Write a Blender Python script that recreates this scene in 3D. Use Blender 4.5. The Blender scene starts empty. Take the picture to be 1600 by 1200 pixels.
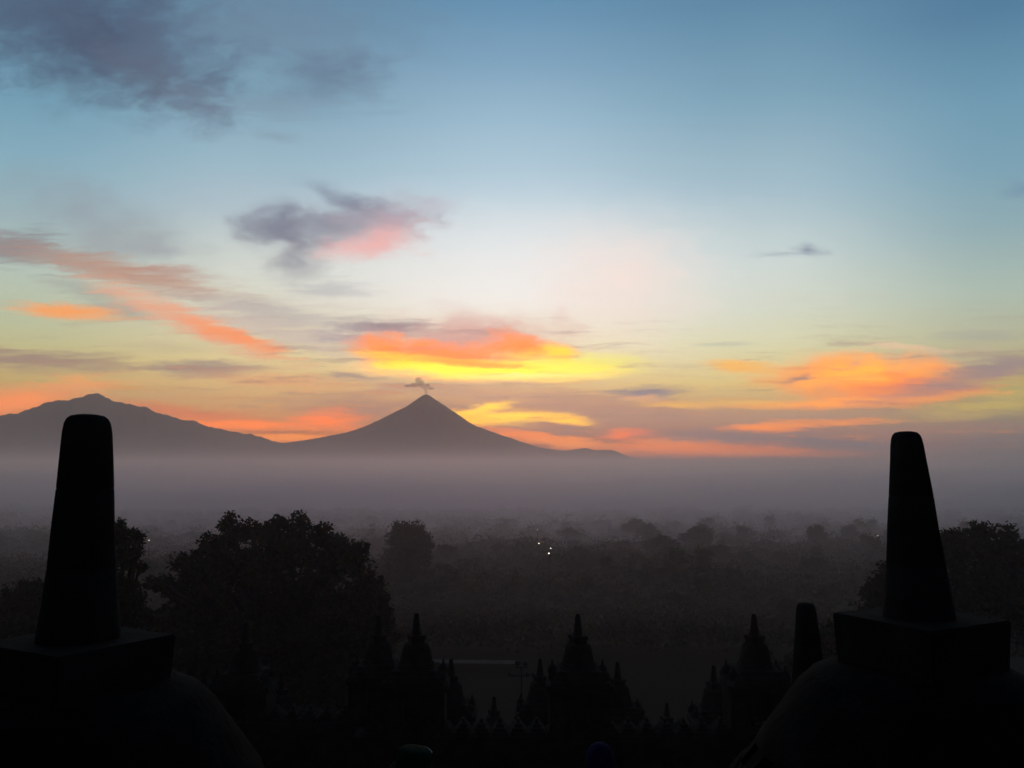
import bpy, bmesh, math, random
import numpy as np
from mathutils import Vector, Matrix, noise as mnoise
R = math.radians
random.seed(7); rng = np.random.default_rng(7)
S = bpy.context.scene
COL = S.collection

# ------------------------------------------------------------------ camera
F = 1386.0                      # focal length in pixels of the 1600 px wide photograph
HY = 725.0                      # row of the horizon
PITCH = math.atan((HY - 600) / F)
CAMZ = 36.0                     # eye height above the plain
cd = bpy.data.cameras.new('camera'); cam = bpy.data.objects.new('camera', cd); COL.objects.link(cam)
cd.sensor_width = 36; cd.lens = 36 * F / 1600; cd.clip_start = 0.1; cd.clip_end = 120000
cam.location = (0, 0, CAMZ); cam.rotation_euler = (math.pi / 2 + PITCH, 0, 0)
S.camera = cam

def slopes(px, py):
    r = (px - 800) / F; u = (600 - py) / F
    c, s = math.cos(PITCH), math.sin(PITCH)
    k = c - u * s
    return r / k, (s + u * c) / k
def at(px, py, y):
    a, b = slopes(px, py); return Vector((a * y, y, CAMZ + b * y))
def row_z(py, y): return at(800, py, y).z

# ------------------------------------------------------------------ render settings
S.render.engine = 'CYCLES'
S.view_settings.view_transform = 'Standard'; S.view_settings.look = 'None'
S.view_settings.exposure = 0; S.view_settings.gamma = 1
cy = S.cycles
cy.max_bounces = 4; cy.diffuse_bounces = 2; cy.glossy_bounces = 1; cy.transmission_bounces = 1
cy.volume_bounces = 1; cy.transparent_max_bounces = 8
cy.use_denoising = True
cy.caustics_reflective = False; cy.caustics_refractive = False

# ------------------------------------------------------------------ sky
def lin(c):
    return tuple(((v / 255) / 12.92 if v / 255 <= .04045 else ((v / 255 + .055) / 1.055) ** 2.4) for v in c)
W = bpy.data.worlds.new('World'); S.world = W; W.use_nodes = True
nt = W.node_tree; nt.nodes.clear()
def nd(t, **kw):
    n = nt.nodes.new(t)
    for k, v in kw.items(): setattr(n, k, v)
    return n
def lk(a, b): nt.links.new(a, b)
def mth(op, a, b=None, c=None, clamp=False):
    n = nd('ShaderNodeMath', operation=op, use_clamp=clamp)
    for i, v in enumerate((a, b, c)):
        if v is None: continue
        if isinstance(v, (int, float)): n.inputs[i].default_value = v
        else: lk(v, n.inputs[i])
    return n.outputs[0]
def rng_map(v, a, b, c, d, smooth=False):
    n = nd('ShaderNodeMapRange', interpolation_type='SMOOTHSTEP' if smooth else 'LINEAR')
    lk(v, n.inputs['Value'])
    for k, x in zip(('From Min', 'From Max', 'To Min', 'To Max'), (a, b, c, d)): n.inputs[k].default_value = x
    return n.outputs[0]
def mixc(f, a, b):
    n = nd('ShaderNodeMix', data_type='RGBA')
    for i, v in ((0, f), (6, a), (7, b)):
        if isinstance(v, (int, float)): n.inputs[i].default_value = v
        elif isinstance(v, tuple): n.inputs[i].default_value = (*v, 1)
        else: lk(v, n.inputs[i])
    return n.outputs[2]
tc = nd('ShaderNodeTexCoord')
sp = nd('ShaderNodeSeparateXYZ'); lk(tc.outputs['Generated'], sp.inputs[0])
X, Y, Z = sp.outputs
AZ = mth('ARCTAN2', X, Y)
EL = mth('ARCSINE', Z)
# five meridians of the dawn sky, colour against elevation
cols = [
 (0,   [(0,(88,128,155)),(150,(108,150,172)),(250,(128,165,180)),(330,(152,175,180)),(420,(178,192,178)),(500,(182,188,152)),(560,(190,178,118)),(610,(190,152,88)),(650,(205,125,80)),(700,(190,115,85)),(735,(110,95,100))]),
 (400, [(0,(98,130,155)),(150,(122,155,175)),(250,(150,178,192)),(330,(176,192,200)),(430,(205,210,196)),(500,(212,203,172)),(560,(220,200,142)),(620,(208,165,108)),(670,(210,130,80)),(700,(195,120,90)),(735,(112,98,104))]),
 (800, [(0,(95,136,168)),(100,(125,158,184)),(200,(156,184,202)),(300,(184,203,214)),(400,(222,227,226)),(470,(242,236,224)),(540,(248,230,180)),(590,(232,200,140)),(630,(200,150,110)),(670,(178,125,105)),(705,(170,105,90)),(735,(115,100,108))]),
 (1200,[(0,(88,127,156)),(150,(120,156,176)),(300,(163,185,196)),(400,(190,205,202)),(480,(204,210,188)),(540,(214,210,164)),(600,(218,192,118)),(640,(190,150,108)),(670,(160,122,110)),(705,(170,105,88)),(735,(108,97,103))]),
 (1600,[(0,(74,114,146)),(150,(102,144,167)),(250,(114,152,170)),(350,(140,168,174)),(450,(168,184,170)),(520,(178,178,146)),(600,(180,162,92)),(640,(150,132,96)),(680,(120,104,102)),(715,(100,94,97)),(735,(88,84,90))]),
]
def ramp(stops):
    n = nd('ShaderNodeValToRGB'); e = n.color_ramp.elements
    while len(e) > 1: e.remove(e[0])
    stops = sorted(stops)
    e[0].position = stops[0][0]; e[0].color = (*stops[0][1], 1)
    for p, c in stops[1:]:
        q = e.new(p); q.color = (*c, 1)
    return n
HAZE_SIG, HAZE_TOP, HAZE_LEN = 1.4e-5, 2660.0, 35000.0     # air between here and the mountains, see the end of the script
HAZE_GLOW = (.21, .165, .17)
def behind_haze(c, el, az, gain=1.0):
    """sky radiance that shows as colour c once the thin haze has dimmed it and added its own glow"""
    ln = min(HAZE_LEN / math.cos(az), HAZE_TOP / max(math.tan(max(el, .001)), 1e-4)); T = math.exp(-HAZE_SIG * ln)
    k = .45 + .75 * math.exp(-(az / .3) ** 2)
    return tuple(max(0.0, (v - (1 - T) * g * k) / T) * q for v, g, q in zip(lin(c), HAZE_GLOW, (gain, gain ** .35, gain)))
elf = mth('ADD', mth('MULTIPLY', EL, 1 / (math.pi * .5)), 0.0)
meridians = []
for px, st in cols:
    l = []
    for py, c in st:
        if py <= 300: c = tuple(v * .92 + g * .1 for v, g in zip(c, (150, 190, 200)))
        a, b = slopes(px, py)
        el_ = math.atan2(b, math.hypot(1, a)); l.append((el_ / (math.pi * .5), behind_haze(c, el_, math.atan(a))))
    top = l[0][1]
    l.append((.5, tuple(v * .42 for v in top))); l.append((.9, (.006, .014, .034)))
    if l: l = [(max(p, 0.0), c) for p, c in l]
    r = ramp(l); lk(elf, r.inputs[0])
    meridians.append((math.atan(slopes(px, 500)[0]), r.outputs[0]))
base = meridians[0][1]
for (a0, _), (a1, c1) in zip(meridians, meridians[1:]):
    base = mixc(rng_map(AZ, a0, a1, 0, 1, True), base, c1)

# chart of the eastern sky (tangent plane towards the east), in units close to photo pixels
ysafe = mth('MAXIMUM', Y, .05)
cu = mth('MULTIPLY', mth('DIVIDE', X, ysafe), F); cv = mth('MULTIPLY', mth('DIVIDE', Z, ysafe), F)
cmb = nd('ShaderNodeCombineXYZ'); lk(cu, cmb.inputs[0]); lk(cv, cmb.inputs[1])
Q = cmb.outputs[0]
def vscale(v, s):
    n = nd('ShaderNodeVectorMath', operation='MULTIPLY'); lk(v, n.inputs[0]); n.inputs[1].default_value = s; return n.outputs[0]
def tex(v, scale, det, rough=.55, dist=0.0):
    n = nd('ShaderNodeTexNoise'); n.inputs['Scale'].default_value = scale; n.inputs['Detail'].default_value = det
    n.inputs['Roughness'].default_value = rough; n.inputs['Distortion'].default_value = dist; lk(v, n.inputs['Vector']); return n
def warp(v, src, amt):
    s = nd('ShaderNodeVectorMath', operation='SUBTRACT'); lk(src, s.inputs[0]); s.inputs[1].default_value = (.5, .5, .5)
    m = nd('ShaderNodeVectorMath', operation='MULTIPLY_ADD'); lk(s.outputs[0], m.inputs[0]); m.inputs[1].default_value = amt; lk(v, m.inputs[2])
    return m.outputs[0]
n1 = tex(vscale(Q, (.010, .022, 0)), 1, 4)
Qs = warp(Q, n1.outputs['Color'], (120, 50, 0))          # soft warped chart
n2 = tex(vscale(Qs, (.018, .085, 0)), 1, 4, .6)
Qw = warp(Q, n2.outputs['Color'], (70, 14, 0))           # streaky warped chart
streak = tex(vscale(Qw, (.009, .095, 0)), 1, 7, .66).outputs['Fac']
puff = tex(vscale(Qs, (.016, .028, 0)), 1, 7, .62).outputs['Fac']
streak = mth('SUBTRACT', streak, .5); puff = mth('SUBTRACT', puff, .5)

# (x, y, half width, half height, tilt, colour, cover, s|p = streaky|puffy, edge roughness)
clouds = [
 (820,440,420,110,0,(244,240,238),.45,'p',.3),(970,440,110,80,0,(252,222,208),.5,'p',.8),
 (140,45,205,100,-16,(72,82,104),.95,'p',1.6),(240,118,100,40,-35,(92,98,116),.65,'p',1.8),(30,10,170,80,0,(80,98,120),.6,'p',1.5),
 (310,160,60,30,-45,(100,108,128),.55,'p',2),(430,50,200,60,0,(108,128,150),.45,'p',2),(525,118,70,36,0,(98,112,134),.6,'p',1.8),
 (440,165,130,20,0,(125,142,160),.4,'s',2),(432,213,40,9,-8,(132,146,160),.5,'p',2),
 (440,350,60,30,0,(104,107,126),.75,'p',1.4),(465,388,44,46,0,(120,119,134),.7,'p',1.5),(525,350,115,26,0,(132,132,147),.65,'p',1.6),
 (560,322,85,16,-24,(112,115,136),.7,'p',1.3),(605,345,75,30,8,(166,152,162),.65,'p',1.8),(585,380,66,24,10,(240,178,172),.85,'p',1.4),
 (520,452,60,14,0,(165,166,172),.45,'s',1.5),(660,330,60,14,15,(190,178,190),.4,'p',2),
 (150,340,130,44,-25,(142,150,158),.5,'p',1.8),(20,385,80,26,-5,(118,112,122),.75,'s',1.6),(200,385,80,22,0,(152,155,160),.5,'p',1.6),
 (100,405,140,20,-14,(158,134,126),.75,'s',1.4),(215,432,150,20,-13,(188,146,124),.8,'s',1.4),(270,426,70,12,-5,(180,134,118),.6,'s',1.4),
 (140,455,80,14,-15,(150,156,146),.55,'s',1.5),(190,487,70,13,-5,(150,150,146),.65,'s',1.4),(430,490,140,16,-12,(176,166,166),.6,'s',1.5),
 (450,522,180,20,-14,(198,182,172),.7,'s',1.4),(290,500,150,20,-22,(234,164,128),.85,'s',1.3),(372,526,84,12,-19,(254,150,92),.95,'s',1.1),
 (108,487,84,11,-4,(250,160,84),1,'s',1.1),(60,565,160,15,-2,(148,122,112),.85,'s',1.4),(330,577,84,13,-2,(140,126,124),.9,'s',1.3),
 (270,542,90,8,0,(188,174,140),.45,'s',1.5),(430,595,110,14,-6,(226,160,108),.65,'s',1.5),(20,628,150,22,10,(236,140,72),.9,'s',1.2),
 (240,618,240,11,-3,(196,156,108),.6,'s',1.5),(300,648,160,12,-8,(222,122,80),.8,'s',1.2),(560,640,110,26,0,(165,128,118),.75,'s',1.6),
 (380,664,110,8,-2,(255,138,24),.95,'s',1.1),(512,657,52,14,0,(255,134,6),1,'s',1.2),(440,683,90,9,3,(255,154,40),1,'s',1.1),
 (460,676,90,3,0,(150,95,60),.6,'s',1.2),
 (605,511,74,13,-3,(132,126,138),.9,'s',1.3),(575,530,70,16,-6,(172,158,162),.75,'s',1.5),(730,532,150,40,0,(208,152,146),.85,'p',1.2),
 (608,545,54,20,0,(255,150,30),.95,'p',1.4),(700,551,128,16,-4,(255,142,30),.9,'p',1.8),(818,549,60,24,-4,(255,144,24),.95,'p',1.6),(880,572,110,20,0,(255,244,100),.95,'s',.6),
 (648,567,86,13,-9,(255,208,0),1,'s',.8),(755,579,150,13,-1,(255,238,10),1,'s',.6),(735,568,100,6,-4,(255,170,0),.95,'s',1.2),
 (864,552,28,14,0,(255,214,10),.95,'p',1.0),(820,587,100,4,0,(255,250,150),.8,'s',.8),
 (630,603,42,5,3,(166,130,128),.7,'s',1.2),(688,608,38,4,-3,(166,130,128),.7,'s',1.2),
 (555,588,42,3.5,-4,(150,134,130),.8,'s',1.2),(690,608,150,16,-3,(196,158,136),.6,'s',1.5),
 (850,628,230,20,-3,(192,152,126),.75,'s',1.6),(900,650,200,26,0,(170,130,120),.7,'s',1.6),(1010,650,160,20,0,(176,132,116),.6,'s',1.6),
 (748,641,50,8,12,(255,222,12),1,'s',.8),(795,652,92,10,0,(255,222,0),1,'s',.7),(882,656,44,8,-9,(255,212,10),1,'s',1),(738,657,34,9,0,(255,205,0),1,'s',1),
 (880,690,84,9,-8,(255,160,30),.95,'s',1.2),(820,681,70,7,-6,(250,140,50),.8,'s',1.2),(975,678,46,8,2,(255,128,40),1,'s',1.2),(905,672,44,7,-2,(150,120,118),.8,'s',1.2),
 (1012,613,54,9,3,(136,126,134),1,'s',1.1),(1000,622,30,4,3,(240,180,130),.6,'s',1.1),(1060,634,60,6,-3,(250,186,90),.8,'s',1.3),(1180,632,110,7,-1,(250,186,84),.7,'s',1.4),
 (1060,700,150,14,0,(255,142,16),.95,'s',1.4),(1140,708,190,9,0,(250,138,36),.8,'s',1.4),(1080,688,70,6,2,(255,150,16),.9,'s',1.2),
 (1160,684,150,11,-2,(128,115,120),.9,'s',1.4),(1335,696,110,12,-4,(114,106,114),.95,'s',1.3),(1200,668,60,8,3,(252,148,50),.95,'s',1.2),(1300,660,100,6,1,(250,150,56),.85,'s',1.4),
 (1260,722,300,9,0,(176,108,92),.6,'s',1.6),(1310,738,120,5,0,(96,88,98),.6,'s',1.4),
 (1450,562,130,18,5,(186,166,140),.55,'s',1.6),(1260,582,84,15,14,(228,170,96),.8,'s',1.4),(1350,592,130,32,0,(250,150,30),1,'p',1.3),(1345,588,66,20,4,(255,186,0),.95,'p',1.8),
 (1420,606,120,22,4,(236,126,50),.85,'s',1.4),(1345,627,150,8,3,(255,160,34),.95,'s',1.3),(1150,573,52,9,-4,(252,184,84),.9,'s',1.1),
 (1490,598,150,15,12,(172,126,114),.85,'s',1.3),(1570,572,110,18,12,(148,126,126),.85,'s',1.4),(1410,541,66,6,-6,(238,196,158),.6,'s',1.2),(1245,592,26,5,10,(150,122,112),.8,'s',1.1),
 (1560,632,140,16,8,(206,180,84),.6,'s',1.3),(1500,670,160,10,2,(160,118,104),.5,'s',1.6),(1200,648,260,12,0,(176,140,118),.6,'s',1.6),
 (1262,392,22,9,0,(128,140,156),.85,'p',1.2),(1225,397,48,5,3,(160,172,182),.6,'s',1.2),(1598,294,24,12,0,(112,140,162),.6,'p',1.2),(1530,526,70,9,3,(158,158,148),.5,'s',1.4),(1130,538,44,4,0,(184,184,166),.6,'s',1.2),
]
col = base
for (px, py, sx, sy, rot, c, cov, kind, rough) in clouds:
    a, b = slopes(px, py)
    soft = kind == 'p' and py < 460
    m = nd('ShaderNodeMapping', vector_type='TEXTURE')
    # stretch away from the axis (the tangent chart is viewed tilted by the camera pitch; tiny)
    m.inputs['Location'].default_value = (a * F, b * F, 0); m.inputs['Rotation'].default_value = (0, 0, R(rot)); m.inputs['Scale'].default_value = (sx, sy, 1)
    sq = nd('ShaderNodeVectorMath', operation='MULTIPLY_ADD')   # evaluated one after another (keeps the shader stack short)
    lk(col, sq.inputs[0]); sq.inputs[1].default_value = (1e-7, 1e-7, 1e-7); lk(Qw if kind == 's' else Qs, sq.inputs[2])
    lk(sq.outputs[0], m.inputs['Vector'])
    L = nd('ShaderNodeVectorMath', operation='LENGTH'); lk(m.outputs[0], L.inputs[0])
    d = mth('MULTIPLY_ADD', streak if kind == 's' else puff, rough * (1.1 if soft else 1.95 if kind == 's' else 1.1), L.outputs['Value'])
    f = rng_map(d, 1.75 if soft else 1.6, -.15 if soft else .1, 0, cov * (1.15 if soft else 1.05), True)
    hot = (1.3 if c[0] > 230 and c[2] < 75 else 1.0) + (c[0] > 250 and 195 < c[1] and c[2] < 60) * (.2 if c[1] < 232 else 1.8)     # the brightest gilded clouds burn out
    col = mixc(f, col, behind_haze(c, math.atan2(b, math.hypot(1, a)), math.atan(a), hot))
# thin broken wisps low over the horizon, dusky and gilded
low = mth('MULTIPLY', rng_map(cv, 30, 70, 0, 1, True), rng_map(cv, 290, 150, 0, 1, True))
def serial(v):
    q = nd('ShaderNodeVectorMath', operation='MULTIPLY_ADD'); lk(col, q.inputs[0]); q.inputs[1].default_value = (1e-7,) * 3; lk(v, q.inputs[2]); return q.outputs[0]
w1 = tex(vscale(serial(Qw), (.0045, .075, 0)), 1, 8, .68).outputs['Fac']
col = mixc(mth('MULTIPLY', rng_map(w1, .52, .70, 0, .62, True), low), col, lin((162, 124, 120)))
w2 = tex(vscale(serial(Qw), (.006, .11, 3)), 1, 8, .66).outputs['Fac']
low2 = mth('MULTIPLY', rng_map(cv, 12, 40, 0, 1, True), rng_map(cv, 190, 70, 0, 1, True))
col = mixc(mth('MULTIPLY', rng_map(w2, .54, .68, 0, .7, True), low2), col, lin((250, 150, 62)))
# away from the dawn side the sky falls to a dim blue
west = ramp([(0, (.016, .018, .028)), (.12, (.018, .022, .034)), (.5, (.010, .018, .034)), (1, (.006, .014, .034))]); lk(elf, west.inputs[0])
azabs = mth('ABSOLUTE', AZ)
col = mixc(rng_map(azabs, R(32), R(100), 0, 1, True), col, west.outputs[0])
# the physical sky adds its faint pre-sunrise light
SUN_AZ = math.atan(slopes(760, 600)[0]); SUN_EL = R(0.6)
sk = nd('ShaderNodeTexSky', sky_type='NISHITA', sun_disc=False, sun_elevation=SUN_EL, sun_rotation=SUN_AZ)
skv = nd('ShaderNodeVectorMath', operation='SCALE'); lk(sk.outputs[0], skv.inputs[0]); skv.inputs['Scale'].default_value = 0.002
add = nd('ShaderNodeVectorMath', operation='ADD'); lk(col, add.inputs[0]); lk(skv.outputs[0], add.inputs[1])
bg = nd('ShaderNodeBackground'); lk(add.outputs[0], bg.inputs['Color']); bg.inputs['Strength'].default_value = 1.0
wo = nd('ShaderNodeOutputWorld'); lk(bg.outputs[0], wo.inputs['Surface'])
W.cycles.sampling_method = 'MANUAL'; W.cycles.sample_map_resolution = 512

# sun, still on the horizon behind the volcano
sl = bpy.data.lights.new('sun', 'SUN'); sl.energy = 0.06; sl.angle = R(.5); sl.color = (1, .55, .28)
so = bpy.data.objects.new('sun', sl); COL.objects.link(so)
sd = Vector((math.sin(SUN_AZ) * math.cos(SUN_EL), math.cos(SUN_AZ) * math.cos(SUN_EL), math.sin(SUN_EL)))
so.rotation_euler = (-sd).to_track_quat('-Z', 'Y').to_euler(); so.location = (0, 0, 90)

# ------------------------------------------------------------------ materials
def mat(name, c1, c2, scale=3.0, rough=.9, bump=.3, bscale=None, coords='Object'):
    m = bpy.data.materials.new(name); m.use_nodes = True; t = m.node_tree
    b = t.nodes['Principled BSDF']; b.inputs['Roughness'].default_value = rough
    b.inputs['Specular IOR Level'].default_value = .03
    tcn = t.nodes.new('ShaderNodeTexCoord')
    n = t.nodes.new('ShaderNodeTexNoise'); n.inputs['Scale'].default_value = scale; n.inputs['Detail'].default_value = 6
    t.links.new(tcn.outputs[coords], n.inputs['Vector'])
    r = t.nodes.new('ShaderNodeValToRGB'); r.color_ramp.elements[0].position = .35; r.color_ramp.elements[1].position = .68
    r.color_ramp.elements[0].color = (*c1, 1); r.color_ramp.elements[1].color = (*c2, 1)
    t.links.new(n.outputs['Fac'], r.inputs[0]); t.links.new(r.outputs[0], b.inputs['Base Color'])
    if bump:
        bn = t.nodes.new('ShaderNodeTexNoise'); bn.inputs['Scale'].default_value = bscale or scale * 6; bn.inputs['Detail'].default_value = 5
        t.links.new(tcn.outputs[coords], bn.inputs['Vector'])
        bp = t.nodes.new('ShaderNodeBump'); bp.inputs['Strength'].default_value = bump; bp.inputs['Distance'].default_value = .03
        t.links.new(bn.outputs['Fac'], bp.inputs['Height']); t.links.new(bp.outputs[0], b.inputs['Normal'])
    return m
M = dict(
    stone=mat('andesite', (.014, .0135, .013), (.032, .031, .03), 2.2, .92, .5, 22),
    stone_bell=mat('bell andesite', (.007, .0068, .0062), (.015, .0145, .0135), 4, .92, .5, 26),  # even tone for the bells, darker than the other stone
    grass=mat('grass plain', (.006, .008, .004), (.013, .017, .008), .02, 1, .0),
    leaf=mat('leaves', (.012, .02, .008), (.035, .05, .018), .5, .8, 0),
    bark=mat('bark', (.02, .016, .012), (.05, .04, .03), 3, .95, .5),
    path=mat('pale gravel', (.07, .069, .067), (.11, .108, .104), .6, .95, 0),
    rock=mat('forest tinted haze blue', (.022, .034, .06), (.04, .055, .085), .0011, 1, 0),  # blue of the hazy air is put into the mountains' surface colour
    metal=mat('painted steel', (.03, .03, .03), (.05, .05, .05), 6, .5, 0),
    blue=mat('blue cotton', (.012, .012, .045), (.02, .02, .075), 8, .9, .2),
    green=mat('green cloth', (.007, .018, .010), (.012, .028, .016), 8, .9, .2),
    rim_glint=mat('pale piping', (.5, .5, .48), (.65, .65, .62), 8, .6, 0),  # pale colour standing in for a highlight; the eyes use it too
    jacket=mat('dark jacket', (.02, .02, .03), (.035, .035, .05), 8, .9, .2),
    skin=mat('skin', (.22, .12, .08), (.28, .16, .11), 10, .6, 0),
    hair=mat('dark hair', (.01, .009, .008), (.02, .017, .015), 30, .6, .3),
    trousers=mat('dark trousers', (.015, .017, .025), (.03, .033, .045), 8, .9, .2),
)
def emis(name, c, s):
    m = bpy.data.materials.new(name); m.use_nodes = True; b = m.node_tree.nodes['Principled BSDF']
    b.inputs['Base Color'].default_value = (*c, 1); b.inputs['Emission Color'].default_value = (*c, 1); b.inputs['Emission Strength'].default_value = s
    return m
M['lit'] = emis('lit lamp', (1, .84, .6), 4); M['lit_dim'] = emis('dim lit lamp', (1, .84, .62), 2.6)
M['glass'] = mat('unlit lamp glass', (.06, .06, .06), (.09, .09, .09), 5, .3, 0)

# ------------------------------------------------------------------ helpers
def link(name, me, m, parent=None, smooth=False):
    o = bpy.data.objects.new(name, me); COL.objects.link(o)
    if m: me.materials.append(m)
    if parent: o.parent = parent
    if smooth:
        me.polygons.foreach_set('use_smooth', [True] * len(me.polygons))
    return o
def bmo(name, bm, m, parent=None, smooth=False):
    me = bpy.data.meshes.new(name); bmesh.ops.recalc_face_normals(bm, faces=bm.faces); bm.to_mesh(me); bm.free()
    return link(name, me, m, parent, smooth)
def thing(name, label, cat, loc=(0, 0, 0), rz=0, group=None):
    o = bpy.data.objects.new(name, None); COL.objects.link(o); o.empty_display_size = .1
    o.location = loc; o.rotation_euler = (0, 0, rz); o['label'] = label; o['category'] = cat
    if group: o['group'] = group
    return o
def dup(root, loc, rz, label, group=None, scale=None):
    r = root.copy(); COL.objects.link(r); r.location = loc; r.rotation_euler = (0, 0, rz); r['label'] = label
    if group: r['group'] = group
    if scale: r.scale = scale
    for ch in list(root.children):
        c = ch.copy(); COL.objects.link(c); c.parent = r
        for g in list(ch.children):
            d = g.copy(); COL.objects.link(d); d.parent = c
    return r
def box(bm, x0, x1, y0, y1, z0, z1, bev=0.0, mt=None):
    r = bmesh.ops.create_cube(bm, size=1)
    vs = r['verts']
    for v in vs: v.co = Vector(((x0 + x1) / 2 + v.co.x * (x1 - x0), (y0 + y1) / 2 + v.co.y * (y1 - y0), (z0 + z1) / 2 + v.co.z * (z1 - z0)))
    if mt is not None: bmesh.ops.transform(bm, matrix=mt, verts=vs)
    if bev:
        es = list({e for v in vs for e in v.link_edges}); bmesh.ops.bevel(bm, geom=es, offset=bev, segments=2, affect='EDGES')
def lathe(bm, prof, n=32, square=False, phase=0.0, cx=0, cy=0):
    rings = []
    for r, z in prof:
        ring = []
        for i in range(n):
            a = phase + 2 * math.pi * i / n
            ring.append(bm.verts.new((cx + r * math.cos(a), cy + r * math.sin(a), z)))
        rings.append(ring)
    for a, b in zip(rings, rings[1:]):
        for i in range(n): bm.faces.new((a[i], a[(i + 1) % n], b[(i + 1) % n], b[i]))
    if prof[0][0] > 1e-4: bm.faces.new(rings[0][::-1])
    if prof[-1][0] > 1e-4: bm.faces.new(rings[-1])
def prism(bm, half, z0, z1, rz=0.0, top=None, bev=.0):
    top = half if top is None else top
    vs = []
    for h, z in ((half, z0), (top, z1)):
        for sx, sy in ((-1, -1), (1, -1), (1, 1), (-1, 1)):
            x, y = sx * h, sy * h
            vs.append(bm.verts.new((x * math.cos(rz) - y * math.sin(rz), x * math.sin(rz) + y * math.cos(rz), z)))
    fs = [(3, 2, 1, 0), (4, 5, 6, 7), (0, 1, 5, 4), (1, 2, 6, 5), (2, 3, 7, 6), (3, 0, 4, 7)]
    for f in fs: bm.faces.new([vs[i] for i in f])
    if bev:
        es = list({e for v in vs for e in v.link_edges}); bmesh.ops.bevel(bm, geom=es, offset=bev, segments=2, affect='EDGES')
def rough_up(bm, amp, sc=3.0):
    for v in bm.verts:
        n = mnoise.noise_vector(v.co * sc); v.co += n * amp
def tube(bm, pts, rad, n=7):
    rings = []
    for i, p in enumerate(pts):
        p = Vector(p)
        d = (Vector(pts[min(i + 1, len(pts) - 1)]) - Vector(pts[max(i - 1, 0)])).normalized()
        a = d.orthogonal().normalized(); b = d.cross(a)
        rings.append([bm.verts.new(p + (a * math.cos(2 * math.pi * k / n) + b * math.sin(2 * math.pi * k / n)) * rad[i]) for k in range(n)])
    for r0, r1 in zip(rings, rings[1:]):
        for k in range(n): bm.faces.new((r0[k], r0[(k + 1) % n], r1[(k + 1) % n], r1[k]))
    bm.faces.new(rings[0][::-1]); bm.faces.new(rings[-1])

# ------------------------------------------------------------------ ground and plain
PLAIN = 0.0
def ground_z(x, y):
    d = math.hypot(x * .8, y)
    k = [(0, 12.5), (62, 12.3), (78, 11.2), (125, 10.9), (150, 7), (210, 1.0), (260, 0), (1e6, 0)]
    for (a, b), (c, e) in zip(k, k[1:]):
        if d <= c:
            t = (d - a) / (c - a); t = t * t * (3 - 2 * t)
            return b + (e - b) * t
    return 0
bm = bmesh.new()
radii = [0] + list(np.linspace(12, 280, 36)) + [360, 480, 650, 900, 1300, 2000, 3500, 6000, 10000, 20000, 45000]
NA = 96; prev = [bm.verts.new((0, 0, 12.5))]
for r in radii[1:]:
    ring = []
    for i in range(NA):
        a = 2 * math.pi * i / NA; x, y = r * math.sin(a), r * math.cos(a)
        ring.append(bm.verts.new((x, y, ground_z(x, y) + (mnoise.noise(Vector((x, y, 0)) * .02) * .5 if r > 62 and r < 300 else 0))))
    for i in range(NA):
        if len(prev) == 1: bm.faces.new((prev[0], ring[(i + 1) % NA], ring[i]))
        else: bm.faces.new((prev[i], prev[(i + 1) % NA], ring[(i + 1) % NA], ring[i]))
    prev = ring
g = bmo('ground', bm, M['grass'], smooth=True); g['kind'] = 'structure'; g['label'] = 'dark grassy plain and temple hill under mist'

# pale path crossing the lawn below the temple
bm = bmesh.new()
def on_ground(px, py):
    a, b = slopes(px, py); y = 60.0
    while y < 400 and CAMZ + b * y > ground_z(a * y, y) + .3: y += .1
    return a * y, y
pts = []
for px in range(600, 815, 5):
    x, y = on_ground(px, 1038 + (px - 740) * .012)
    pts.append((x, y))
prev = None
for i, (x, y) in enumerate(pts):
    w = 1.0 + .25 * mnoise.noise(Vector((i * .37, 0, 0)))
    a = bm.verts.new((x, y - w, ground_z(x, y - w) + .62)); b = bm.verts.new((x, y + w, ground_z(x, y + w) + .62))
    if prev: bm.faces.new((prev[0], a, b, prev[1]))
    prev = (a, b)
p = bmo('path', bm, M['path']); p['kind'] = 'structure'; p['label'] = 'pale narrow path crossing the lawn below the temple'

# ------------------------------------------------------------------ mountains
def interp(k, x):
    if x <= k[0][0]: return k[0][1]
    for (a, b), (c, e) in zip(k, k[1:]):
        if x <= c: return b + (e - b) * (x - a) / (c - a)
    return k[-1][1]
def ridge(v, o=5):
    s = 0; a = 1; f = 1
    for _ in range(o):
        s += a * (1 - abs(mnoise.noise(v * f)) * 2); a *= .5; f *= 2.1
    return s / 2
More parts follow.
